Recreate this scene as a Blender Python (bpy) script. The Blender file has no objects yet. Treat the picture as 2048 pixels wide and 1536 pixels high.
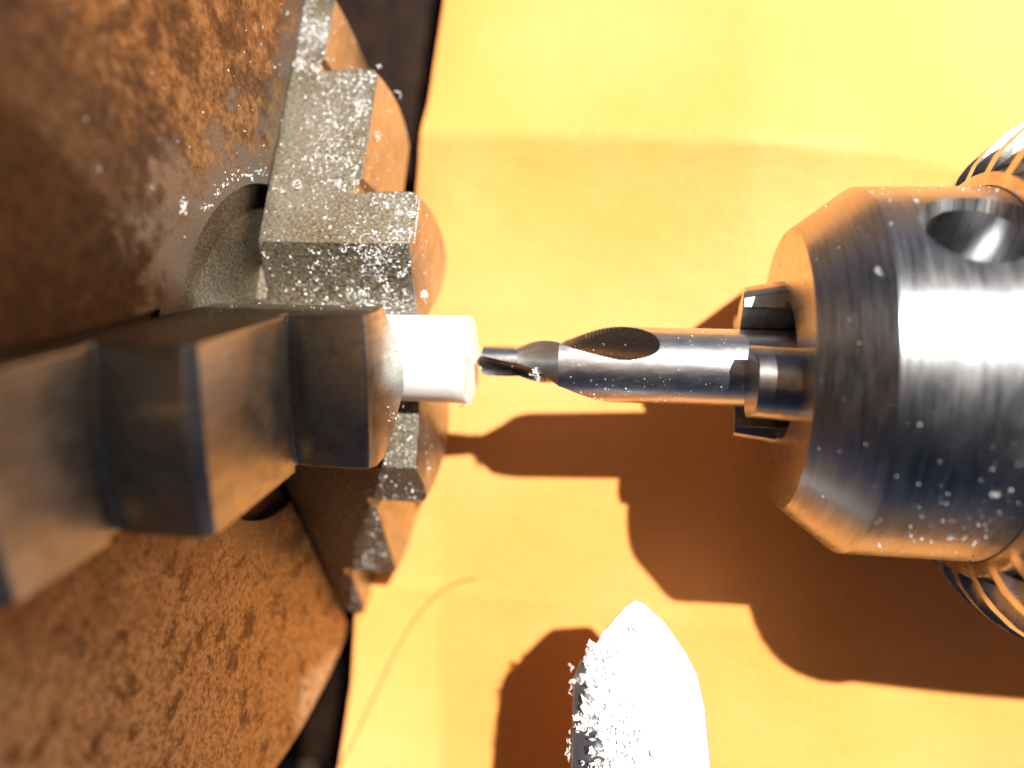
import bpy, bmesh, math, random
from mathutils import Vector, Matrix, noise
R = math.radians
S = bpy.context.scene
C = S.collection
S.unit_settings.system = 'METRIC'
S.unit_settings.scale_length = 0.001          # one unit is one millimetre

# ------------------------------------------------------------------ camera
YAW, ROLL, CZ, FPX = R(8.3), R(2.0), 63.5, 1500.0
cf = Vector((-math.sin(YAW), 0, -math.cos(YAW)))
r0 = Vector((math.cos(YAW), 0, -math.sin(YAW)))
cr = (r0 * math.cos(ROLL) + Vector((0, 1, 0)) * math.sin(ROLL)).normalized()
cu = cr.cross(cf).normalized()
cam_d = bpy.data.cameras.new('camera'); cam = bpy.data.objects.new('camera', cam_d); C.objects.link(cam)
m = Matrix((cr, cu, -cf)).transposed().to_4x4(); m.translation = Vector((0, 0, CZ)); cam.matrix_world = m
cam_d.sensor_width = 36; cam_d.lens = 36 * FPX / 2048
cam_d.clip_start = 0.5; cam_d.clip_end = 20000
cam_d.dof.use_dof = True; cam_d.dof.focus_distance = 59.0
cam_d.dof.aperture_fstop = (cam_d.lens * 1e-3) / 2.2
cam_d.dof.aperture_blades = 6
S.camera = cam

# ------------------------------------------------------------------ sky, sun, exposure
SUN = Vector((0.41, 0.47, 1.0)).normalized()
w = bpy.data.worlds.new('World'); S.world = w; w.use_nodes = True
nt = w.node_tree; bg = nt.nodes['Background']
sky = nt.nodes.new('ShaderNodeTexSky'); sky.sky_type = 'NISHITA'; sky.sun_disc = False
sky.sun_elevation = math.asin(SUN.z); sky.sun_rotation = math.atan2(SUN.x, SUN.y)
sky.dust_density = 1.6; sky.ozone_density = 0.1; sky.air_density = 0.10; sky.altitude = 800
nt.links.new(sky.outputs[0], bg.inputs[0]); bg.inputs[1].default_value = 0.05
sd = bpy.data.lights.new('sun', 'SUN'); sd.energy = 5.0; sd.angle = R(0.7); sd.color = (1.0, 0.97, 0.90)
so = bpy.data.objects.new('sun', sd); C.objects.link(so)
so.rotation_euler = SUN.to_track_quat('Z', 'Y').to_euler(); so.location = (60, 60, 200)
S.view_settings.view_transform = 'Standard'; S.view_settings.look = 'None'
S.view_settings.exposure = 0.72; S.view_settings.gamma = 1.0

# ------------------------------------------------------------------ material helpers
class NT:
    def __init__(s, name):
        s.m = bpy.data.materials.new(name); s.m.use_nodes = True
        s.t = s.m.node_tree; s.b = s.t.nodes['Principled BSDF']
        s.co = s.n('ShaderNodeTexCoord').outputs['Object']
    def n(s, k, **p):
        x = s.t.nodes.new(k)
        for a, b in p.items(): setattr(x, a, b)
        return x
    def l(s, a, b): s.t.links.new(a, b)
    def mp(s, scale=(1, 1, 1), loc=(0, 0, 0), rot=(0, 0, 0)):
        x = s.n('ShaderNodeMapping'); s.l(s.co, x.inputs[0])
        x.inputs['Scale'].default_value = scale; x.inputs['Location'].default_value = loc; x.inputs['Rotation'].default_value = rot
        return x.outputs[0]
    def noise(s, scale, detail=4, rough=.55, vec=None, dist=0):
        x = s.n('ShaderNodeTexNoise'); s.l(vec if vec is not None else s.co, x.inputs['Vector'])
        x.inputs['Scale'].default_value = scale; x.inputs['Detail'].default_value = detail
        x.inputs['Roughness'].default_value = rough; x.inputs['Distortion'].default_value = dist
        return x.outputs['Fac']
    def ramp(s, f, stops):
        x = s.n('ShaderNodeValToRGB'); s.l(f, x.inputs[0]); e = x.color_ramp.elements
        while len(e) < len(stops): e.new(0.5)
        for i, (p, c) in enumerate(stops):
            e[i].position = p
            e[i].color = (c, c, c, 1) if isinstance(c, (int, float)) else (*c, 1)
        return x.outputs[0]
    def mix(s, f, a, b, mode='MIX'):
        x = s.n('ShaderNodeMix', data_type='RGBA', blend_type=mode)
        for v, i in ((f, 0), (a, 6), (b, 7)):
            if hasattr(v, 'links'): s.l(v, x.inputs[i])
            elif i == 0: x.inputs[0].default_value = v
            else: x.inputs[i].default_value = (*v, 1)
        return x.outputs[2]
    def math(s, op, a, b=0.0, clamp=False):
        x = s.n('ShaderNodeMath', operation=op, use_clamp=clamp)
        for v, i in ((a, 0), (b, 1)):
            if hasattr(v, 'links'): s.l(v, x.inputs[i])
            else: x.inputs[i].default_value = v
        return x.outputs[0]
    def bump(s, hs, base=None):
        last = base
        for h, st, d in hs:
            x = s.n('ShaderNodeBump'); s.l(h, x.inputs['Height']); x.inputs['Strength'].default_value = st
            x.inputs['Distance'].default_value = d
            if last is not None: s.l(last, x.inputs['Normal'])
            last = x.outputs[0]
        s.l(last, s.b.inputs['Normal'])
    def set(s, col=None, rough=None, metal=None, **k):
        for key, v in (('Base Color', col), ('Roughness', rough), ('Metallic', metal), *k.items()):
            if v is None: continue
            if hasattr(v, 'links'): s.l(v, s.b.inputs[key])
            elif key == 'Base Color': s.b.inputs[key].default_value = (*v, 1)
            else: s.b.inputs[key].default_value = v
        return s.m

def mat_paper():
    s = NT('manila_paper')
    big = s.noise(.035, 3, .5, s.mp((1, 1.4, 1)))
    fib = s.noise(3.0, 3, .6, s.mp((1, .25, 1)))
    c = s.ramp(big, [(.3, (.93, .35, .075)), (.7, (.95, .43, .14))])
    c = s.mix(.12, c, s.ramp(fib, [(.35, (.6, .22, .03)), (.65, (1, .5, .1))]))
    s.bump([(fib, .2, .05), (s.noise(.5, 3), .1, .3), (s.noise(.12, 4, .6, s.mp((1, 2.2, 1)), 1.0), .12, 1.0)])
    return s.set(c, .62, 0.0)
def mat_jaw():
    s = NT('jaw_steel')
    fine = s.noise(5.0, 5, .78, s.mp((.6, 1, 1)))
    scr = s.noise(3.0, 4, .7, s.mp((.5, 3, 3)))
    blot = s.noise(.16, 5, .6)
    c = s.ramp(blot, [(.32, (.06, .04, .025)), (.5, (.125, .11, .09)), (.70, (.23, .22, .20))])
    c = s.mix(s.ramp(s.noise(.5, 6, .7), [(.58, 0), (.72, .55)]), c, (.17, .085, .035))
    c = s.mix(.45, c, s.ramp(fine, [(.42, (.04, .03, .02)), (.60, (.60, .49, .32))]))
    r = s.ramp(s.noise(.35, 4), [(.35, .38), (.65, .54)])
    s.bump([(fine, .75, .06), (scr, .3, .05)])
    return s.set(c, r, .80)
def mat_jaw_face():
    s = NT('ground_jaw_steel')
    g = s.noise(1.0, 6, .7, s.mp((2.5, 2.5, .5)))
    blot = s.noise(.22, 5, .65)
    c = s.ramp(g, [(.3, (.34, .35, .32)), (.7, (.56, .56, .51))])
    c = s.mix(s.ramp(blot, [(.54, 0), (.72, .6)]), c, (.19, .17, .14))
    c = s.mix(s.ramp(s.noise(1.1, 5, .7), [(.64, 0), (.70, .8)]), c, (.22, .09, .03))
    s.bump([(g, .25, .03), (s.noise(5, 4, .7), .3, .03)])
    return s.set(c, s.ramp(s.noise(.5, 4), [(.35, .34), (.65, .48)]), 1.0)
def mat_rust():
    s = NT('rusty_cast_iron')
    sp = s.n('ShaderNodeSeparateXYZ'); s.l(s.co, sp.inputs[0])
    rr = s.math('SQRT', s.math('ADD', s.math('MULTIPLY', sp.outputs[1], sp.outputs[1]), s.math('MULTIPLY', sp.outputs[2], sp.outputs[2])))
    fine = s.noise(1.4, 7, .72)
    mid = s.noise(.30, 6, .65, dist=.6)
    big = s.noise(.085, 4, .55)
    rust = s.ramp(fine, [(.30, (.05, .026, .012)), (.44, (.20, .095, .032)), (.56, (.36, .20, .075)), (.74, (.48, .35, .19))])
    dark = s.ramp(fine, [(.3, (.018, .010, .008)), (.62, (.12, .055, .022)), (.75, (.34, .21, .08))])
    c = s.mix(s.ramp(mid, [(.46, 0), (.60, .9)]), rust, dark)
    tan = s.ramp(s.noise(2.6, 6, .68), [(.32, (.08, .048, .026)), (.45, (.38, .27, .15)), (.56, (.60, .47, .29)), (.75, (.70, .58, .38))])
    lo = s.ramp(s.math('ADD', s.math('MULTIPLY', sp.outputs[1], -.02), s.math('MULTIPLY', s.math('SUBTRACT', big, .5), 1.2)), [(.10, 0), (.42, 1)])
    tan = s.mix(s.ramp(s.noise(.42, 6, .7, dist=.4), [(.54, 0), (.62, .8)]), tan, (.08, .035, .018)); c = s.mix(lo, c, tan)
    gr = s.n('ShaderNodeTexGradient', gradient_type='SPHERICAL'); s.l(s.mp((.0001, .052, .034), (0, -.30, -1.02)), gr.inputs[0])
    shade_mask = s.ramp(s.math('ADD', gr.outputs[1], s.math('MULTIPLY', s.math('SUBTRACT', mid, .5), .9)), [(.16, 0), (.48, .8)])  # shade beside the near jaw slot, painted into the rust colour
    c = s.mix(shade_mask, c, s.ramp(fine, [(.35, (.022, .013, .009)), (.7, (.10, .055, .03))]))
    # bare machined metal near the bore and the slot edges, patchy
    bare = s.math('SUBTRACT', s.math('ADD', s.math('MULTIPLY', s.math('SUBTRACT', mid, .5), 26.0), 19.0), rr)
    for ty_, tz_ in ((.2857, .9583),):
        q = s.math('ABSOLUTE', s.math('ADD', s.math('MULTIPLY', sp.outputs[1], ty_), s.math('MULTIPLY', sp.outputs[2], tz_)))
        q = s.math('SUBTRACT', s.math('ADD', s.math('MULTIPLY', s.math('SUBTRACT', mid, .5), 16.0), 7.6), q)
        q = s.math('MINIMUM', q, s.math('SUBTRACT', sp.outputs[1], 6.0))
        bare = s.math('MAXIMUM', bare, q)
    bare = s.ramp(s.math('MULTIPLY', s.math('ADD', bare, 1.2), .35, True), [(0, 0), (1, 1)])
    steel = s.ramp(s.noise(6, 4, .7), [(.3, (.12, .10, .085)), (.7, (.34, .31, .28))])
    c = s.mix(bare, c, steel)
    s.bump([(fine, .35, .25), (mid, .2, .5), (s.noise(7, 3), .25, .04)])
    met = s.math('ADD', s.math('MULTIPLY', bare, .45), .45)
    return s.set(c, s.math('SUBTRACT', .55, s.math('MULTIPLY', bare, .17)), met)
def mat_chrome(name='bright_turned_steel', tint=(.40, .40, .41), rough=(.22, .40), bs=.18, ring=True):
    s = NT(name)
    v = s.mp((9, .22, .22)) if ring else s.mp((.5, .5, .5))
    turn = s.noise(1.0, 6, .75, v)
    smear = s.noise(.35, 5, .65, s.mp((1.6, .7, .7)))
    c = s.mix(.6, tint, s.ramp(turn, [(.3, tuple(x * .5 for x in tint)), (.7, tuple(min(1, x * 1.55) for x in tint))]))
    r = s.math('ADD', s.ramp(turn, [(.3, rough[0]), (.7, rough[1])]), s.ramp(smear, [(.45, 0), (.75, .10)]))
    s.bump([(turn, bs, .012), (s.noise(2.2, 4, .7), .05, .03)])
    if ring:
        tg = s.n('ShaderNodeTangent', direction_type='RADIAL', axis='X'); s.l(tg.outputs[0], s.b.inputs['Tangent'])
        s.b.inputs['Anisotropic'].default_value = .45; s.b.inputs['Anisotropic Rotation'].default_value = .25
    return s.set(c, r, 1.0)
def mat_face():
    s = NT('lathe_turned_face')
    sp = s.n('ShaderNodeSeparateXYZ'); s.l(s.co, sp.inputs[0])
    rr = s.math('SQRT', s.math('ADD', s.math('MULTIPLY', sp.outputs[1], sp.outputs[1]), s.math('MULTIPLY', sp.outputs[2], sp.outputs[2])))
    cb = s.n('ShaderNodeCombineXYZ'); s.l(s.math('MULTIPLY', rr, 5.0), cb.inputs[0])
    rings = s.noise(1.0, 4, .7, cb.outputs[0])
    stain = s.noise(.8, 5, .7)
    c = s.ramp(rings, [(.3, (.46, .43, .40)), (.7, (.70, .67, .63))])
    c = s.mix(s.ramp(stain, [(.56, 0), (.68, .7)]), c, (.14, .10, .07))
    s.bump([(rings, .9, .05)])
    return s.set(c, .26, 1.0)
def mat_black():
    s = NT('black_oxide_steel')
    s.bump([(s.noise(4, 4, .6), .12, .03)])
    return s.set(s.ramp(s.noise(1.5, 4), [(.3, (.36, .35, .34)), (.7, (.52, .50, .48))]), .26, 1.0)
def mat_drill():
    s = NT('ground_tool_steel')
    g = s.noise(1.0, 5, .7, s.mp((.6, 1.5, 1.5)))
    c = s.ramp(g, [(.3, (.55, .55, .57)), (.7, (.80, .80, .82))])
    s.bump([(s.noise(1.0, 4, .7, s.mp((12, .8, .8))), .05, .01), (s.noise(6, 3, .6), .02, .01)])
    return s.set(c, s.ramp(g, [(.2, .27), (.8, .34)]), 1.0)
def mat_flute():
    s = NT('ground_flute_steel')
    wv = s.n('ShaderNodeTexWave', wave_type='BANDS', bands_direction='Y', wave_profile='SIN')
    s.l(s.mp(rot=(0, 0, R(17))), wv.inputs[0]); wv.inputs['Scale'].default_value = 1.7; wv.inputs['Distortion'].default_value = 1.2
    s.bump([(wv.outputs['Fac'], .12, .03), (s.noise(5, 4), .3, .03)])
    c = s.mix(.5, s.ramp(wv.outputs['Fac'], [(.2, (.10, .095, .09)), (.8, (.17, .16, .15))]), s.ramp(s.noise(3, 5, .7, s.mp((.5, 2, 2))), [(.35, (.07, .06, .055)), (.65, (.22, .20, .19))]))
    return s.set(c, .38, 1.0)
def mat_white():
    s = NT('white_acetal_plastic')
    s.bump([(s.noise(1.0, 4, .6, s.mp((6, .3, .3))), .15, .03)])
    return s.set((.93, .93, .92), .42, 0.0, **{'Subsurface Weight': .5, 'Subsurface Radius': (1, 1, 1), 'Subsurface Scale': 1.2})
def mat_swarf():
    s = NT('white_plastic_swarf')
    return s.set((.84, .84, .83), .4, 0.0)
def mat_tool():
    s = NT('ground_tool_bit_steel')
    g = s.noise(1.0, 5, .7, s.mp((6, .6, 1), rot=(0, 0, R(20))))
    s.bump([(g, .35, .03)])
    return s.set(s.ramp(g, [(.3, (.55, .57, .60)), (.7, (.80, .82, .85))]), .42, 1.0)
def mat_bed():
    s = NT('oily_cast_iron')
    g = s.noise(.25, 5, .6)
    s.bump([(s.noise(1.5, 4), .3, .1)])
    return s.set(s.ramp(g, [(.3, (.012, .007, .005)), (.7, (.045, .02, .01))]), .42, .6)
def mat_bench():
    s = NT('worn_bench_wood')
    g = s.noise(.02, 6, .6, s.mp((.3, 4, 1)))
    s.bump([(g, .3, 2)])
    return s.set(s.ramp(g, [(.3, (.05, .03, .02)), (.7, (.16, .10, .06))]), .7, 0)
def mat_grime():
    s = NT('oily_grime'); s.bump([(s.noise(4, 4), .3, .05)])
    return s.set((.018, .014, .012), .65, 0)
def mat_hair():
    return NT('brown_fibre').set((.10, .035, .012), .5, 0)
def mat_camera_body():
    s = NT('black_camera_plastic'); s.bump([(s.noise(6, 3), .2, .03)])
    return s.set((.025, .025, .028), .5, 0)
def mat_silver():
    s = NT('silver_camera_paint'); s.bump([(s.noise(6, 3), .2, .02)])
    return s.set((.52, .51, .50), .45, .3)
M = dict(paper=mat_paper(), jaw=mat_jaw(), jawface=mat_jaw_face(), rust=mat_rust(), chrome=mat_chrome(), face=mat_face(), black=mat_black(),
         drill=mat_drill(), flute=mat_flute(), white=mat_white(), swarf=mat_swarf(), tool=mat_tool(), bed=mat_bed(),
         bench=mat_bench(), hair=mat_hair(), grime=mat_grime(), cambody=mat_camera_body(), silver=mat_silver(),
         sleeve=mat_chrome('toothed_sleeve_steel', (.55, .53, .50), (.18, .30), .10, False))

# ------------------------------------------------------------------ object helpers
AX = Vector((0, 1.95, 0))                                 # the lathe axis runs along X through here
def link(name, me, mats, parent=None, loc=(0, 0, 0)):
    o = bpy.data.objects.new(name, me); C.objects.link(o); o.location = loc
    if me is not None:
        for q in (mats if isinstance(mats, (list, tuple)) else [mats]):
            if q is not None and len(me.materials) < 8: me.materials.append(q)
    if parent: o.parent = parent
    return o
def tag(o, label=None, cat=None, group=None, kind=None):
    for k, v in (('label', label), ('category', cat), ('group', group), ('kind', kind)):
        if v: o[k] = v
    return o
def mesh(name, v, f, smooth=False, mi=None):
    me = bpy.data.meshes.new(name); me.from_pydata([tuple(p) for p in v], [], f)
    if mi: me.polygons.foreach_set('material_index', mi)
    me.polygons.foreach_set('use_smooth', [smooth] * len(me.polygons)); me.update(); return me
def fix(me, smooth_angle=None):
    bm = bmesh.new(); bm.from_mesh(me); bmesh.ops.remove_doubles(bm, verts=bm.verts, dist=1e-4)
    bmesh.ops.recalc_face_normals(bm, faces=bm.faces); bm.to_mesh(me); bm.free()
    if smooth_angle is not None:
        me.polygons.foreach_set('use_smooth', [True] * len(me.polygons))
        me.set_sharp_from_angle(angle=R(smooth_angle))
    me.update(); return me
def bevel(o, wd, seg=2, ang=35):
    b = o.modifiers.new('bevel', 'BEVEL'); b.width = wd; b.segments = seg; b.limit_method = 'ANGLE'; b.angle_limit = R(ang)
    b.harden_normals = False; return b
def lathe_me(name, prof, n=96, cap=True):
    """revolve (x, r) points about X"""
    v, f = [], []
    for x, r in prof:
        for i in range(n):
            a = 2 * math.pi * i / n; v.append((x, r * math.sin(a), r * math.cos(a)))
    for j in range(len(prof) - 1):
        for i in range(n):
            k = (i + 1) % n; f.append((j * n + i, j * n + k, (j + 1) * n + k, (j + 1) * n + i))
    if cap:
        f.append(tuple(range(n))); f.append(tuple((len(prof) - 1) * n + i for i in range(n)))
    return mesh(name, v, f)
def prism_x(name, loop, x0, x1, taper=1.0, shift=0.0):
    n = len(loop); v = [(x0, y, z) for y, z in loop] + [(x1, y * taper, z * taper + shift) for y, z in loop]
    f = [tuple(range(n))[::-1], tuple(range(n, 2 * n))] + [(i, (i + 1) % n, n + (i + 1) % n, n + i) for i in range(n)]
    return mesh(name, v, f)
def prism_z(name, loop, z0, z1):
    n = len(loop); v = [(x, y, z0) for x, y in loop] + [(x, y, z1) for x, y in loop]
    f = [tuple(range(n))[::-1], tuple(range(n, 2 * n))] + [(i, (i + 1) % n, n + (i + 1) % n, n + i) for i in range(n)]
    return mesh(name, v, f)
def apply_mods(o):
    dg = bpy.context.evaluated_depsgraph_get(); me = bpy.data.meshes.new_from_object(o.evaluated_get(dg))
    o.modifiers.clear(); o.data = me; return o

# ------------------------------------------------------------------ setting: bench, lathe bed
bench = link('workbench', mesh('workbench', [(-9000, -9000, -180), (9000, -9000, -180), (9000, 9000, -180), (-9000, 9000, -180)], [(0, 1, 2, 3)]), M['bench'])
tag(bench, kind='structure')
def make_bed():
    root = link('lathe_bed', None, None, loc=(0, 0, -178))
    tag(root, 'dark oily iron lathe bed glimpsed in the gap left of the paper sheet', 'lathe bed')
    prof = [(-70, -178), (-70, -66), (-44, -66), (-40, -60), (-36, -60), (-32, -66), (-14, -66), (-14, -92), (12, -92), (12, -66),
            (30, -66), (34, -60), (38, -60), (42, -66), (70, -66), (70, -178)]
    v = [(-260, y, z + 178) for y, z in prof] + [(320, y, z + 178) for y, z in prof]; n = len(prof)
    f = [tuple(range(n)), tuple(range(n, 2 * n))] + [(i, (i + 1) % n, n + (i + 1) % n, n + i) for i in range(n)]
    b = link('bed_way', fix(mesh('bed_way', v, f)), M['bed'], root); bevel(b, .8)
make_bed()

# ------------------------------------------------------------------ manila paper sheet
PZ = -17.3
def edge_x(y):                                              # curling left edge of the sheet
    pts = [(-90, -43), (-46, -31.6), (-36, -30.4), (-24, -30.0), (-10, -28.2), (10, -25.6), (20, -24.0), (32, -22.7), (44, -22.4), (90, -23)]
    for (a, p), (b, q) in zip(pts, pts[1:]):
        if a <= y <= b:
            t = (y - a) / (b - a); return p + (q - p) * t
    return pts[-1][1]
def paper_z(x, y):
    d = max(0, -6 - y); z = PZ - .16 * d * d / (d + 6) * max(0, min(1, (x + 34) / 14)) + .10 * max(-36, min(12, x))
    q = max(0, min(1, (x - 18) / 22)); z -= 4.6 * q * q * (3 - 2 * q)
    z += .35 * math.sin(x * .045 + .6) * math.sin(y * .05 + 1.0)
    z += .10 * noise.noise(Vector((x * .08, y * .08, 0)))
    fold = y - (26.0 - .075 * x)                            # the crease across the upper part
    z += 2.6 * math.exp(fold / 9) if fold < 0 else 2.6 - .32 * fold
    fold2 = y + 24.6 + .02 * x
    z += .16 * math.exp(-abs(fold2) / .5)
    e = x - edge_x(y)
    if e < 6: z -= .6 * (1 - e / 6) ** 2
    return z
def make_paper():
    nx, ny = 150, 190; v, f = [], []
    for j in range(ny + 1):
        y = -85 + 170 * j / ny
        x0 = edge_x(y) + .12 * noise.noise(Vector((y * .4, 3, 0)))
        for i in range(nx + 1):
            t = (i / nx) ** 1.5; x = x0 + (95 - x0) * t; v.append((x, y, paper_z(x, y)))
    for j in range(ny):
        for i in range(nx):
            a = j * (nx + 1) + i; f.append((a, a + 1, a + nx + 2, a + nx + 1))
    o = link('paper_sheet', mesh('paper_sheet', v, f, True), M['paper'])
    s = o.modifiers.new('thickness', 'SOLIDIFY'); s.thickness = .18; s.offset = -1
    tag(o, 'creased manila yellow paper sheet lying under the drill chuck and rod', 'paper')
make_paper()

# ------------------------------------------------------------------ three-jaw lathe chuck
XF, RB, RO, SW = -31.0, 14.8, 42.0, 6.2
A_ANG = -13.4
def make_lathe_chuck():
    root = link('lathe_chuck', None, None, loc=(-60, AX.y, 0))
    tag(root, 'rusty three-jaw lathe chuck with stepped grey jaws gripping the white rod', 'lathe chuck')
    bm = bmesh.new()
    angs = [R(A_ANG + 120 * k) for k in range(3)]
    for k in range(3):
        a0 = angs[k]; a1 = angs[k] + R(120)
        loop = []
        s0, s1 = math.asin(SW / RO), math.asin(SW / RB)
        for i in range(41):
            a = a0 + s0 + (a1 - a0 - 2 * s0) * i / 40; loop.append((RO * math.sin(a), RO * math.cos(a)))
        for i in range(25):
            a = a1 - s1 - (a1 - a0 - 2 * s1) * i / 24; loop.append((RB * math.sin(a), RB * math.cos(a)))
        n = len(loop); rows = []
        for dx, dr in ((0, 4.2), (-.25, 2.9), (-1.0, 1.5), (-2.3, .5), (-4.0, 0), (None, 0)):
            row = []
            for y, z in loop:
                q = math.hypot(y, z); kk = (q - dr) / q if q > RO - .01 else 1
                row.append(bm.verts.new((12 if dx is None else XF + 60 + dx * (1 if q > RO - .01 else .0), y * kk, z * kk) if (dx is None or q > RO - .01) else (XF + 60 + dx * .001, y, z)))
            rows.append(row)
        bm.faces.new(rows[0]); bm.faces.new(rows[-1][::-1])
        for fr, bk in zip(rows, rows[1:]):
            for i in range(n): bm.faces.new((fr[i], bk[i], bk[(i + 1) % n], fr[(i + 1) % n]))
    bmesh.ops.recalc_face_normals(bm, faces=bm.faces)
    me = bpy.data.meshes.new('chuck_body'); bm.to_mesh(me); bm.free()
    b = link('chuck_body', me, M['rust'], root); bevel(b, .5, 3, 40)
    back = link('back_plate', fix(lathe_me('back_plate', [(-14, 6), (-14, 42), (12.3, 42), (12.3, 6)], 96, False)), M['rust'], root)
    link('bore_plate', fix(lathe_me('bore_plate', [(26.5, 4.6), (27.75, 4.6), (27.75, 15.1), (26.5, 15.1)], 96, False)), M['jaw'], root)
    # ---- jaw: lofted across its thickness
    W = 5.6
    def prof(t):
        q = 1 - (t / W) ** 2
        rt = 3.80 + max(0, abs(t) - 1.3) * 1.03
        r1, r2, r3 = 13.1 + .7 * q, 25.7 + .7 * q, 34.3 + .5 * q
        X1, X2, X3, XB = -17.5, -22.8, -28.1, -31.3
        dome = .35 * q
        return [(XB, rt), (X1 - .45 + dome * .3, rt), (X1 + dome, rt + 2.2), (X1 + dome, r1 - .9), (X1 - .35 + dome, r1 - .2), (X1 - 1.0, r1),
                (X2 + .8, r1), (X2 - .55, r1 - .25), (X2 - .6, r1 + .85), (X2 + dome, r1 + 1.3), (X2 + dome, r2 - .6), (X2 - .5, r2),
                (X3 + .8, r2), (X3 - .55, r2 - .25), (X3 - .6, r2 + .85), (X3, r2 + 1.3), (X3, r3 - .6), (X3 - .5, r3), (XB, r3)]
    ts = [-W, -4.7, -3.5, -2.4, -1.3, 0, 1.3, 2.4, 3.5, 4.7, W]
    v, f = [], []
    for t in ts:
        for x, r in prof(t): v.append((x, t, r))
    n = len(prof(0))
    for j in range(len(ts) - 1):
        for i in range(n):
            k = (i + 1) % n; f.append((j * n + i, j * n + k, (j + 1) * n + k, (j + 1) * n + i))
    f.append(tuple(range(n))[::-1]); f.append(tuple((len(ts) - 1) * n + i for i in range(n)))
    def addbox(x0, x1, wy, r0, r1):
        b = len(v)
        for x in (x0, x1):
            for y in (-wy, wy):
                for r in (r0, r1): v.append((x, y, r))
        for q in ((0, 1, 3, 2), (4, 6, 7, 5), (0, 4, 5, 1), (2, 3, 7, 6), (0, 2, 6, 4), (1, 5, 7, 3)): f.append(tuple(b + i for i in q))
    addbox(-33.0, -31.25, 2.6, 4.2, 33.8)
    addbox(-46.5, -32.75, 5.7, 3.9, 34.1)
    jm = fix(mesh('jaw', v, f), 32)
    for q in jm.polygons: q.material_index = 1 if q.normal.x > .45 and q.center.x > -31.2 else 0 if abs(q.normal.y) > .3 or q.center.x < -31.2 else 1
    for k in range(3):
        j = link('jaw', jm, [M['jaw'], M['jawface']] if k == 0 else None, root, loc=(60, 0, 0))
        j.rotation_euler = (-R(A_ANG + 120 * k), 0, 0)
        bevel(j, .09, 2, 38)
make_lathe_chuck()

# ------------------------------------------------------------------ white rod
def make_rod():
    n = 96; v, f = [], []
    prof = [(-44, 3.76), (-14.0, 3.76), (-12.97, 3.76), (-12.93, 3.73), (-12.88, 2.6), (-12.88, 1.3), (-12.9, .02)]
    me = lathe_me('plastic_rod', prof, n)
    for q in me.vertices:
        if q.co.x > -14.5:
            a = math.atan2(q.co.y, q.co.z); q.co.x += .05 * math.sin(a * 2 + .4) + .015 * math.sin(a * 7)
            q.co.y += .03 * noise.noise(q.co * 2)
    o = link('plastic_rod', fix(me, 40), M['white'], None, (0, AX.y, 0))
    tag(o, 'short white plastic rod gripped in the chuck jaws, facing the drill tip', 'plastic rod')
make_rod()

# ------------------------------------------------------------------ centre drill
def make_drill():
    RS = 3.17
    def rp(x):
        if x < -11.75: return max(.02, (x + 12.45) / .7 * 1.3)
        if x < -8.7: return 1.3
        if x < -5.1: return 1.3 + (x + 8.7) / 3.6 * (RS - 1.3)
        return RS
    HX = [(-12.5, 153), (-8.7, 122), (-5, 84), (0, 44), (3.6, 27), (5, 24)]
    def helix(x):
        for (a, p), (b, q) in zip(HX, HX[1:]):
            if x <= b: return p + (q - p) * (x - a) / (b - a)
        return 24
    xs = [-12.45, -12.3, -12.1, -11.9, -11.76, -11.74]
    x = -11.6
    while x < 4.4: xs.append(x); x += .08
    xs += [-8.7, -5.1, -5.09]; xs = sorted(set(round(q, 3) for q in xs))
    xs += [6, 9, 14, 22]
    n = 288; v, f, cut = [], [], []
    for x in xs:
        r = rp(x)
        web = .42 + max(0, x + 11.5) * .035
        if x > -6: web = .62 + ((x + 6) / 9.8) ** 2 * (RS + .55 - .62)
        rho = 1.25 + max(0, min(1, (x + 9.5) / 5)) * 2.0
        for i in range(n):
            th = 2 * math.pi * i / n                            # from +Z towards +Y
            rr, c_ = r, 0
            if x < 4.3:
                for k in (0, 1):
                    th0 = R(helix(x)) + math.pi * k
                    d = (th - th0 + math.pi) % (2 * math.pi) - math.pi
                    c = web + rho
                    if math.cos(d) > 0 and abs(c * math.sin(d)) < rho:
                        q = c * math.cos(d) - math.sqrt(rho ** 2 - (c * math.sin(d)) ** 2)
                        if q < rr: rr, c_ = q, 1
            v.append((x, rr * math.sin(th), rr * math.cos(th))); cut.append(c_)
    mi = []
    for j in range(len(xs) - 1):
        for i in range(n):
            k = (i + 1) % n; q = (j * n + i, j * n + k, (j + 1) * n + k, (j + 1) * n + i); f.append(q)
            mi.append(1 if sum(cut[a] for a in q) >= 2 else 0)
    f.append(tuple(range(n))); f.append(tuple((len(xs) - 1) * n + i for i in range(n))); mi += [0, 0]
    me = mesh('centre_drill', v, f, True, mi)
    bm = bmesh.new(); bm.from_mesh(me); bmesh.ops.recalc_face_normals(bm, faces=bm.faces); bm.to_mesh(me); bm.free()
    me.set_sharp_from_angle(angle=R(24))
    o = link('centre_drill', me, [M['drill'], M['flute']], None, (0, AX.y, 0))
    tag(o, 'polished steel centre drill with thin pilot tip pointing at the white rod', 'drill bit')
make_drill()

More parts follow.
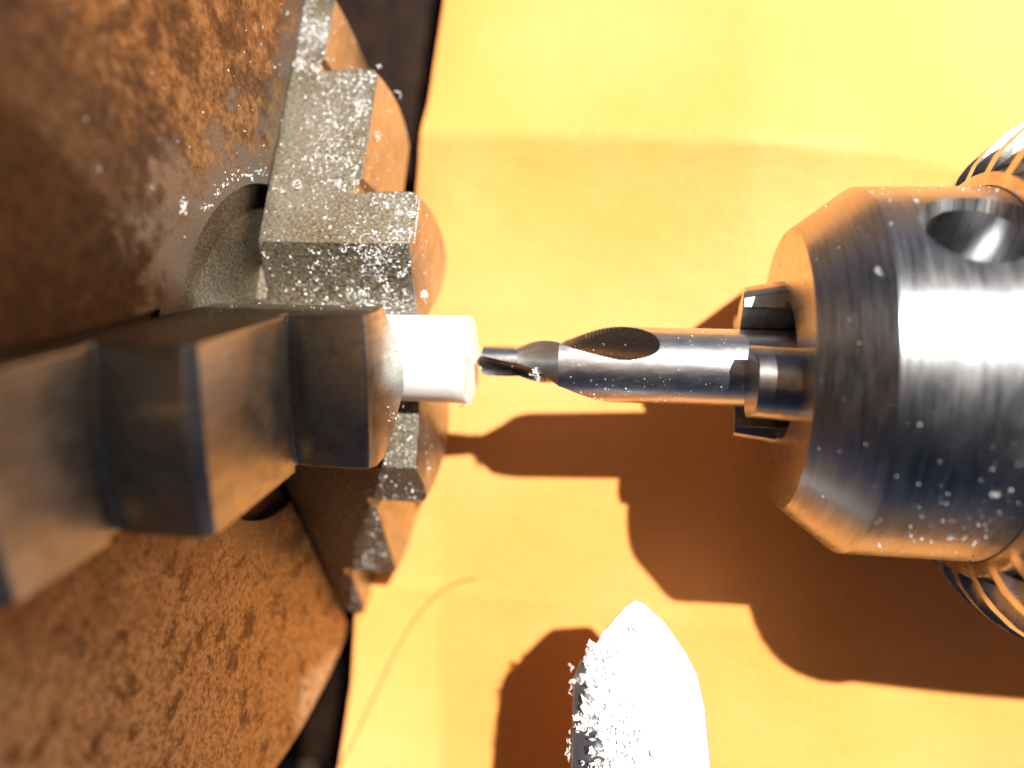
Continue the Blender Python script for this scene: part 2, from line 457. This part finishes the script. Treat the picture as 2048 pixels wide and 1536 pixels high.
# ------------------------------------------------------------------ keyed drill chuck
def make_drill_chuck():
    root = link('drill_chuck', None, None, loc=(60, AX.y, 0))
    tag(root, 'shiny keyed drill chuck holding the centre drill, toothed sleeve behind', 'drill chuck')
    RC = 14.37
    me = lathe_me('nose_body', [(20, 4.4), (14.2, 4.6), (12.8, 5.6), (12.8, 11.15), (12.98, 11.32), (16.75, 14.2), (17.0, RC), (94, RC), (94, 4.4)], 192, False)
    n = 192
    for i in range(n): pass
    me = fix(me)
    me.materials.append(M['chrome']); me.materials.append(M['face'])
    for p in me.polygons:
        if p.normal.x < -.9 and abs(p.center.x - 12.8) < .02: p.material_index = 1
    body = link('nose_body', me, None, root, (-60, 0, 0))
    # close the annular tube at the rear so that the key hole boolean is clean
    bm = bmesh.new(); bm.from_mesh(me)
    bmesh.ops.bridge_loops(bm, edges=[e for e in bm.edges if e.is_boundary]); bmesh.ops.recalc_face_normals(bm, faces=bm.faces)
    bm.to_mesh(me); bm.free()
    ca, cx = R(42.0), 22.9
    cyl = lathe_me('cutter', [(6.2, .02), (8.6, 3.0), (RC - 1.1, 3.05), (RC + 1.5, 4.9)], 64)
    cut = link('cutter', fix(cyl), None, None)
    cut.matrix_world = Matrix.Translation((cx, AX.y, 0)) @ Matrix.Rotation(-ca, 4, 'X') @ Matrix.Rotation(R(-90), 4, 'Y')
    bpy.context.view_layer.update()
    md = body.modifiers.new('hole', 'BOOLEAN'); md.operation = 'DIFFERENCE'; md.object = cut; md.solver = 'EXACT'
    apply_mods(body); bpy.data.objects.remove(cut)
    body.data.polygons.foreach_set('use_smooth', [True] * len(body.data.polygons)); body.data.set_sharp_from_angle(angle=R(20))
    # toothed sleeve with bevel-gear teeth
    N = 30; per = 14; n = N * per
    prof = [(26.3, 14.45, 0), (26.4, 15.4, 0), (26.9, 16.6, .5), (27.7, 17.7, 1), (28.9, 18.9, 1), (30.3, 19.8, 1), (31.9, 20.5, 1), (33.6, 20.8, 1), (35.4, 20.8, .9), (37, 20.5, 0), (95, 20.3, 0), (95, 14.45, 0)]
    v, f, mi, gs = [], [], [], []
    for x, r, k in prof:
        for i in range(n):
            a = 2 * math.pi * i / n
            ph = (i % per) / per
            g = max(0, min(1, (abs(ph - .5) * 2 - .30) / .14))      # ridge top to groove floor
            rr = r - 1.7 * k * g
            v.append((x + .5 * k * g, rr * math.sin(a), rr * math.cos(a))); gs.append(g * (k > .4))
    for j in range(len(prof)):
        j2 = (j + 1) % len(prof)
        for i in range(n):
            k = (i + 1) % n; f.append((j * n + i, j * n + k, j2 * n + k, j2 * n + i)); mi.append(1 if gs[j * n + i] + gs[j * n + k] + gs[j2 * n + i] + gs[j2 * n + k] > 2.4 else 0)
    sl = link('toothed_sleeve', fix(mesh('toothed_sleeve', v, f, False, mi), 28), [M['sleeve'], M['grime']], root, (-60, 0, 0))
    # three gripping jaws
    loop = [(-.7, 3.2), (.7, 3.2), (2.5, 4.3)] + [(2.85 * math.cos(R(q)), 4.35 + 2.6 * math.sin(R(q))) for q in range(8, 173, 12)] + [(-2.5, 4.3)]
    jl = [(y, z) for y, z in loop]
    nn = len(jl); xs = [(9.45, .0, 1), (9.55, 0, 1), (16.0, 1.2, 1), (19, 1.3, 1)]
    v = []
    for x, dz, sc in xs:
        for y, z in jl:
            zz = z + (dz if z > 4.5 else 0); v.append((x + (.45 if z > 6 and x < 10 else 0), y, zz))
    f = [tuple(range(nn))[::-1], tuple((len(xs) - 1) * nn + i for i in range(nn))]
    for j in range(len(xs) - 1): f += [(j * nn + i, j * nn + (i + 1) % nn, (j + 1) * nn + (i + 1) % nn, (j + 1) * nn + i) for i in range(nn)]
    jm = fix(mesh('jaw', v, f), 26)
    for k, a in enumerate((-14, 106, -134)):
        j = link('jaw', jm, M['black'] if k == 0 else None, root, (-60, 0, 0)); j.rotation_euler = (-R(a), 0, 0); bevel(j, .12, 2, 30)
make_drill_chuck()

# ------------------------------------------------------------------ tool bit
TB = [(1.75, -17.7), (.9, -18.3), (-.3, -19.7), (-1.5, -21.4), (-2.3, -22.4), (-2.6, -22.7), (-3.1, -24.2), (-3.05, -27), (-2.7, -48), (5.38, -48), (8.6, -48), (8.1, -30), (7.6, -25.6), (7.0, -23.2), (5.9, -21.4), (4.3, -19.4), (2.6, -18.0)]
def tbz(x, y):
    z = -.12 * (x - 2) - .27 * (y + 19)
    d = (-2.3 + (-22.4 - y) * .30) - x                     # left of the ridge the top is ground away
    return z - (.62 * d if d > 0 and y < -22.4 else 0)
def make_tool():
    n = len(TB); cx = sum(x for x, y in TB) / n
    v = [(x, y, tbz(x, y)) for x, y in TB] + [(cx + (x - cx) * .80, y - 3.6, -9) for x, y in TB]
    f = [(0, 1, 2, 3, 4, 9, 10, 11, 12, 13, 14, 15, 16), (4, 5, 6, 7, 8, 9), tuple(range(n, 2 * n))[::-1]] + [(i, (i + 1) % n, n + (i + 1) % n, n + i) for i in range(n)]
    o = link('tool_bit', fix(mesh('tool_bit', v, f)), M['tool']); bevel(o, .12, 2)
    tag(o, 'bright pointed lathe tool bit at the lower edge, strewn with white chips', 'cutting tool')
make_tool()

# ------------------------------------------------------------------ hair on the paper
def tube_me(name, pts, rad, n=5):
    v, f = [], []
    for i, p in enumerate(pts):
        p = Vector(p); d = (Vector(pts[min(i + 1, len(pts) - 1)]) - Vector(pts[max(i - 1, 0)])).normalized()
        s = d.orthogonal().normalized() if i == 0 else (s - d * s.dot(d)).normalized(); t = d.cross(s)
        rr = rad * (1 if 0 < i < len(pts) - 1 else .5)
        for k in range(n):
            a = 2 * math.pi * k / n; v.append(p + (s * math.cos(a) + t * math.sin(a)) * rr)
    for i in range(len(pts) - 1):
        for k in range(n): f.append((i * n + k, i * n + (k + 1) % n, (i + 1) * n + (k + 1) % n, (i + 1) * n + k))
    f.append(tuple(range(n))[::-1]); f.append(tuple((len(pts) - 1) * n + k for k in range(n)))
    return mesh(name, v, f, True)
def catmull(P, m=8):
    out = []
    for i in range(len(P) - 1):
        p0, p1, p2, p3 = (Vector(P[max(i - 1, 0)]), Vector(P[i]), Vector(P[i + 1]), Vector(P[min(i + 2, len(P) - 1)]))
        for k in range(m):
            t = k / m; out.append(.5 * ((2 * p1) + (-p0 + p2) * t + (2 * p0 - 5 * p1 + 4 * p2 - p3) * t * t + (-p0 + 3 * p1 - 3 * p2 + p3) * t ** 3))
    out.append(Vector(P[-1])); return out
HP = [(-31.4, -46), (-29.8, -42.5), (-27.2, -36.5), (-24.7, -31.0), (-22.3, -27.0), (-20.2, -24.6), (-17.8, -23.0), (-15.5, -22.3)]
hp = catmull([(x, y, paper_z(x, y) + .12) for x, y in HP])
tag(link('hair', tube_me('hair', hp, .075), M['hair']), 'thin curved brown hair lying on the lower part of the yellow paper', 'hair')

# ------------------------------------------------------------------ the photographer's camera (unseen, inferred from the broad shade; side blocks added to shape it)
def make_camera_body():
    root = link('compact_camera', None, None, loc=(-22.0, 4.8, 92.2))
    tag(root, 'unseen silver compact camera over the lathe, with added blocks shading the lower left', 'camera')
    def box(name, x0, x1, y0, y1, z0, z1, bv, mt='cambody'):
        o = link(name, fix(mesh(name, [(x, y, z) for x in (x0, x1) for y in (y0, y1) for z in (z0, z1)],
             [(0, 1, 3, 2), (4, 6, 7, 5), (0, 4, 5, 1), (2, 3, 7, 6), (0, 2, 6, 4), (1, 5, 7, 3)])), M[mt], root); bevel(o, bv, 4); return o
    box('camera_body', -38, 32.5, -42, 18, 0, 26, 1.2, 'silver')  # silver tone picked to reflect grey onto the near jaw
    box('shade_block', -38, 38.4, 18.01, 38.4, 0, 24, 1.0, 'silver')  # added step, sized so its shadow covers the near jaw
    box('dark_block', -112, -38.01, -62, 38.4, -1.0, 27, 1.5)  # added black mass, enlarged to darken jaw reflections and the left side
make_camera_body()

# ------------------------------------------------------------------ plastic swarf
rng = random.Random(7)
class Swarf:
    def __init__(s): s.v, s.f = [], []
    def tube(s, pts, rad, n=3):
        b = len(s.v); side = None
        for i, p in enumerate(pts):
            d = (pts[min(i + 1, len(pts) - 1)] - pts[max(i - 1, 0)])
            d = d.normalized() if d.length > 1e-9 else Vector((1, 0, 0))
            side = d.orthogonal().normalized() if side is None else (side - d * side.dot(d)).normalized()
            t = d.cross(side)
            for k in range(n):
                a = 2 * math.pi * k / n; s.v.append(p + (side * math.cos(a) + t * math.sin(a) * .45) * rad)
        for i in range(len(pts) - 1):
            for k in range(n): s.f.append((b + i * n + k, b + i * n + (k + 1) % n, b + (i + 1) * n + (k + 1) % n, b + (i + 1) * n + k))
        s.f.append(tuple(b + k for k in range(n))[::-1]); s.f.append(tuple(b + (len(pts) - 1) * n + k for k in range(n)))
    def curl(s, p, nrm, size, turns=.6, rad=None, seg=5):
        nrm = nrm.normalized(); a = nrm.orthogonal().normalized(); b = nrm.cross(a)
        ph = rng.uniform(0, 6.28); rad = rad or size * .13; tilt = rng.uniform(-.5, .7); cr_ = size * .5
        pts = []
        for i in range(seg + 1):
            t = ph + turns * 6.283 * i / seg; q = cr_ * (1 - .35 * i / seg)
            pts.append(p + (a * math.cos(t) + b * math.sin(t)) * q + nrm * (rad * .6 + size * .22 * (1 + tilt * math.sin(t - ph))))
        s.tube(pts, rad)
    def speck(s, p, nrm, size):
        b = len(s.v); nrm = nrm.normalized(); a = nrm.orthogonal().normalized(); c = nrm.cross(a); ph = rng.uniform(0, 6.28)
        k = rng.uniform(.22, .8)
        for i in range(4):
            t = ph + i * 1.5708 + rng.uniform(-.4, .4); e = size * .5 * (1 if i % 2 else k)
            s.v.append(p + (a * math.cos(t) + c * math.sin(t)) * e + nrm * size * .12)
        s.v.append(p + nrm * size * rng.uniform(.35, .7)); s.v.append(p - nrm * size * .1)
        for i in range(4): s.f.append((b + i, b + (i + 1) % 4, b + 4)); s.f.append((b + (i + 1) % 4, b + i, b + 5))
    def clump(s, p, nrm, size, n):
        for _ in range(n):
            d = Vector([rng.gauss(0, size * .33) for _ in range(3)]); d -= nrm * min(0, d.dot(nrm))
            s.curl(p + d * .8, (nrm + Vector([rng.gauss(0, .6) for _ in range(3)])), size * rng.uniform(.3, .6), rng.uniform(.3, .8), size * rng.uniform(.05, .1), 4)
    def any(s, p, nrm, lo, hi, curly=.4):
        z = lo * (hi / lo) ** (rng.random() ** 1.5)
        if rng.random() < curly:
            s.curl(p, nrm + Vector([rng.gauss(0, .5) for _ in range(3)]), z, rng.uniform(.12, .5), z * rng.uniform(.09, .2), 4)
            if rng.random() < .35: s.clump(p, nrm, z * .9, rng.randint(2, 4))
        else: s.speck(p, nrm, z * .75)
    def make(s, name, label, cat='plastic shavings'):
        o = link(name, mesh(name, s.v, s.f), M['swarf']); tag(o, label, cat, kind='stuff'); return o
def jframe(k):
    a = R(A_ANG + 120 * k); u = Vector((0, math.sin(a), math.cos(a))); t = Vector((0, -math.cos(a), math.sin(a))); return u, t
X1, X2, X3, XB = -17.5, -22.8, -28.1, -31.3
def x_end(r): return X1 if r < 13.0 else X2 if r < 25.6 else X3
def on_flank(k, sgn, dens, lo, hi, rr=(8, 35), sw=None, curly=.4):
    u, t = jframe(k); sw = sw or Swarf()
    for _ in range(dens):
        r = rng.uniform(*rr); xe = x_end(r) - .15
        x = xe - abs(rng.gauss(0, 3.4)) if rng.random() < .85 else rng.uniform(XB, xe)
        if x < XB: x = rng.uniform(XB, xe)
        # uneven drifts
        if noise.noise(Vector((x * .35, r * .35, k * 7))) < rng.uniform(-.45, .35): continue
        sw.any(AX + Vector((x, 0, 0)) + u * r + t * sgn * 5.62, t * sgn, lo, hi, curly)
    return sw
sw = on_flank(1, 1, 5200, .07, .56, (8, 34), None, .32)
u, t = jframe(1)
for _ in range(1500):                                       # the bevelled tip of the upper jaw
    q = rng.random(); half = 1.3 + q * 4.3; r = 3.68 + (half - 1.3) * 1.03
    x = -17.9 - abs(rng.gauss(0, 5.5))
    if x < XB: continue
    if noise.noise(Vector((x * .5, r * .6, 3))) < rng.uniform(-.5, .3): continue
    nn = (t * 1.03 - u).normalized(); sw.any(AX + Vector((x, 0, 0)) + u * r + t * half, nn, .08, .52, .38)
for r in [x * .09 for x in range(92, 140)]:                 # white dust along the nose edge
    if rng.random() < .9: sw.speck(AX + Vector((X1 + .02, 0, 0)) + u * min(r, 12.9) + t * 5.55, t, rng.uniform(.1, .28))
for _ in range(130):                                        # on the golden end faces
    r = rng.uniform(5.5, 34); h = 5.4 - abs(rng.gauss(0, 4)); xe = x_end(r)
    if h < -4: continue
    q = 1 - (h / 5.6) ** 2
    sw.any(AX + Vector((xe + (.35 * q if xe > X3 else 0), 0, 0)) + u * r + t * h, Vector((1, 0, 0)), .09, .34, .4)
for px, r, n_, z in [(-18.9, 10.9, 8, .5), (-21.0, 9.0, 12, .7), (-19.3, 8.4, 8, .6), (-24.2, 21.8, 18, .75), (-24.6, 20.3, 8, .5), (-25.6, 16.5, 7, .5), (-20.6, 7.3, 7, .6), (-18.7, 6.2, 9, .7)]:
    hh = 5.62 if r > 8 else 1.3 + (r - 3.68) / 1.03
    sw.clump(AX + Vector((px, 0, 0)) + u * r + t * hh, t, z, n_)
sw.clump(AX + Vector((X1 + .4, 0, 0)) + u * 4.9 + t * 2.3, (t + Vector((1, 0, 0))).normalized(), .8, 14)
sw.clump(AX + Vector((X2 + .3, 0, 0)) + u * 19.4 + t * 4.6, Vector((1, 0, .3)).normalized(), .7, 12)
sw.clump(AX + Vector((X2 - .2, 0, 0)) + u * 26.2 + t * 5.2, Vector((.6, .6, .4)), .5, 8)
sw.make('shavings', 'fine white plastic shavings sprinkled thickly over the upper jaw flank')

sa = Swarf(); u, t = jframe(0)
for _ in range(90):
    x = rng.uniform(X2, X1 - .3); h = rng.uniform(-5.3, 5.3); sa.any(AX + Vector((x, 0, 0)) + u * (13.15 + .7 - .3 - (h / 5.6) ** 2) + t * h, u, .06, .24, .3)
for _ in range(60):
    x = X1 + .3; r = rng.uniform(5.5, 11.5); h = rng.uniform(-4.5, 4.5); sa.any(AX + Vector((x, 0, 0)) + u * r + t * h, Vector((1, 0, 0)), .08, .28, .4)
for _ in range(90):
    x = rng.uniform(-30, -18.0); r = rng.uniform(8.3, min(12.9 if x > X2 else 23, 20)); sa.any(AX + Vector((x, 0, 0)) + u * r - t * 5.62, -t, .07, .3, .4)
for _ in range(40):
    x = X2 + .25; r = rng.uniform(14.5, 23); h = rng.uniform(-4.5, 4.8); sa.any(AX + Vector((x, 0, 0)) + u * r + t * h, Vector((1, 0, 0)), .05, .15, .3)
sa.make('shavings', 'blurred white plastic specks on the dark front jaw nearest the viewer')

sc = on_flank(2, -1, 1100, .10, .42, (7.5, 34)); u, t = jframe(2)
for _ in range(260):
    q = rng.random(); half = 1.3 + q * 4.3; r = 3.68 + (half - 1.3) * 1.03; x = -17.9 - abs(rng.gauss(0, 2.5))
    for sg in (-1, 1): sc.any(AX + Vector((x, 0, 0)) + u * r + t * half * sg, (t * sg * 1.03 - u).normalized(), .10, .45, .5)
for _ in range(120):
    r = rng.uniform(6, 12); h = rng.uniform(-5, 5); sc.any(AX + Vector((X1 + .2, 0, 0)) + u * r + t * h, Vector((1, 0, 0)), .08, .3, .4)
sc.make('shavings', 'white plastic shavings on the lower jaw beneath the white rod')

sb = Swarf()
for _ in range(420):
    a = rng.uniform(0, 6.283); r = rng.uniform(15, 33.4); y, z = r * math.sin(a), r * math.cos(a)
    if any(abs(Vector((0, y, z)).dot(jframe(k)[1])) < 6.6 and Vector((0, y, z)).dot(jframe(k)[0]) > 0 for k in range(3)): continue
    if z > 8 and rng.random() < .72: continue
    if y < 0 and rng.random() < .2 and z < 4: pass
    sb.any(AX + Vector((XF + .05, y, z)), Vector((1, 0, .4)), .16, .62 if z < 6 else .42, .35)
for i in range(60):                                         # drift caught on the rim of the bore
    a = R(rng.uniform(38, 80)); r = 15.5 + abs(rng.gauss(0, .35)); sb.any(AX + Vector((XF + rng.uniform(-.1, .25), r * math.sin(a), r * math.cos(a))), Vector((1, 0, 0)), .18, .5, .6)
sb.clump(AX + Vector((XF + .3, 9.6, 15.1)), Vector((1, 0, 0)), .8, 10)
sb.make('shavings', 'scattered white plastic flakes on the rusty chuck face')

sd_ = Swarf()
for _ in range(1700):
    a = R(rng.uniform(-78, 78)); x = rng.uniform(17.2, 33); wgt = (x - 14) / 16 * (.35 + .65 * (a < -.5 or a > .4))
    if rng.random() > wgt: continue
    nn = Vector((0, math.sin(a), math.cos(a)))
    if math.hypot(x - 22.9, (a - R(42)) * 14.37) < 5.4: continue
    sd_.any(AX + Vector((x, 0, 0)) + nn * 14.38, nn, .07, .34, .2)
for _ in range(46):
    a = R(rng.uniform(-78, 78)); q = rng.random(); x = 13 + 3.7 * q; r = 11.32 + 2.88 * q
    sd_.any(AX + Vector((x, r * math.sin(a), r * math.cos(a))), Vector((-.6, math.sin(a), math.cos(a))), .06, .22, .2)
for x, a, z in [(23.6, -33, .62), (16.0, 26, .55), (19.5, 53, .5), (17.2, 61, .35), (22.4, -52, .4), (18.4, -60, .35), (25.2, 33, .4)]:
    nn = Vector((0, math.sin(R(a)), math.cos(R(a)))); rr = 14.4 if x > 17 else 13.9; sd_.clump(AX + Vector((x, 0, 0)) + nn * rr, nn, z * .75, 9)
for _ in range(14):
    a = rng.uniform(0, 6.28); r = rng.uniform(6, 11); sd_.any(AX + Vector((12.78, r * math.sin(a), r * math.cos(a))), Vector((-1, 0, 0)), .06, .16, .5)
sd_.make('shavings', 'tiny white specks dotted over the shiny drill chuck')

se = Swarf()
for _ in range(260):
    a = R(rng.uniform(-85, 85)); x = rng.uniform(-5, 9.2); nn = Vector((0, math.sin(a), math.cos(a)))
    d = abs((math.degrees(a) - (52 - 5.4 * x)))
    if x < 3.6 and d < 42: continue
    se.any(AX + Vector((x, 0, 0)) + nn * 3.19, nn, .05, .22, .15)
for x, a, r, z, n_ in [(-7.1, -26, 2.1, .62, 26), (-6.8, -42, 2.1, .5, 16), (-11.9, -40, 1.0, .35, 10), (-9.0, -20, 1.35, .2, 4), (-8.9, 52, 1.3, .18, 4), (-3.0, 55, 2.6, .16, 3), (-1.6, 45, 2.2, .2, 3), (.2, 40, 2.4, .18, 3)]:
    nn = Vector((0, math.sin(R(a)), math.cos(R(a)))); se.clump(AX + Vector((x, 0, 0)) + nn * r, nn, z, n_)
se.make('shavings', 'few white specks and a fluffy crumb on the centre drill cone')

st = Swarf()
def in_tb(x, y):
    c = False; n = len(TB)
    for i in range(n):
        (x1, y1), (x2, y2) = TB[i], TB[i - 1]
        if (y1 > y) != (y2 > y) and x < (x2 - x1) * (y - y1) / (y2 - y1) + x1: c = not c
    return c
cnt = 0
while cnt < 120:
    x, y = rng.uniform(-3, 8), rng.uniform(-34, -20)
    wgt = math.exp(-((x - (-2.2 + (-y - 20) * .30)) / 1.5) ** 2)
    if not in_tb(x, y) or rng.random() > wgt * .95 + .004: continue
    st.clump(Vector((x, y, .05 + tbz(x, y))), Vector((0, 0, 1)), rng.uniform(.4, 1.5), rng.randint(2, 5)); cnt += 1
    for _ in range(rng.randint(1, 4)): st.speck(Vector((x + rng.gauss(0, .35), y + rng.gauss(0, .35), .08 + tbz(x, y))), Vector((rng.gauss(0, .5), rng.gauss(0, .5), 1)), rng.uniform(.3, 1.2))
for y in (-23.4, -25.2, -28.6, -29.3, -30.2, -30.6):
    st.clump(Vector((-3.15, y, tbz(-3.15, y) - .3)), Vector((-1, 0, 0)), rng.uniform(.35, .7), 6)
st.make('chip_heap', 'loose white plastic chips piled on the pointed tool bit', 'plastic chips')

# burr hanging from the rod and a few curls large enough to single out
sr = Swarf()
for _ in range(10): sr.curl(AX + Vector((-13.2 + rng.uniform(-.7, .25), -3.6 - rng.uniform(0, .35), rng.uniform(-.3, .6))), Vector((.4, -1, .3)), rng.uniform(.3, .7), .4, .035, 5)
rb = link('rod_burr', mesh('rod_burr', sr.v, sr.f), M['swarf']); tag(rb, 'ragged white burr on the lower corner of the rod end', 'plastic burr')
def big_curl(name, p, nrm, size, turns, rad, label):
    s = Swarf(); s.curl(Vector((0, 0, 0)), nrm, size, turns, rad, 14)
    o = link(name, mesh(name, s.v, s.f, True), M['swarf'], None, p); tag(o, label, 'plastic curl', 'curled plastic shavings')
u, t = jframe(1)
F1 = lambda x, r: AX + Vector((x, 0, 0)) + u * r + t * 5.65
big_curl('plastic_curl', AX + Vector((X2 + .55, 0, 0)) + u * 25.6 + t * 1.8, Vector((.2, .3, 1)), 1.1, .45, .06, 'thin white curl sticking out from the corner of the middle step')
big_curl('plastic_curl', F1(-22.9, 9.4), t, .55, .95, .05, 'small closed white ring left of centre on the upper jaw flank')
big_curl('plastic_curl', F1(-21.1, 12.0) + t * .1, t, .7, .6, .07, 'white hook-shaped curl near the outer edge of the nose step')
big_curl('plastic_curl', F1(-21.6, 8.3) - t * .15, t, 1.3, .5, .045, 'wide thin arc of white plastic low on the upper jaw tip')
big_curl('plastic_curl', F1(-28.4, 13.6), t, .9, .8, .08, 'plump white curl beside the hairline joint of jaw and chuck face')
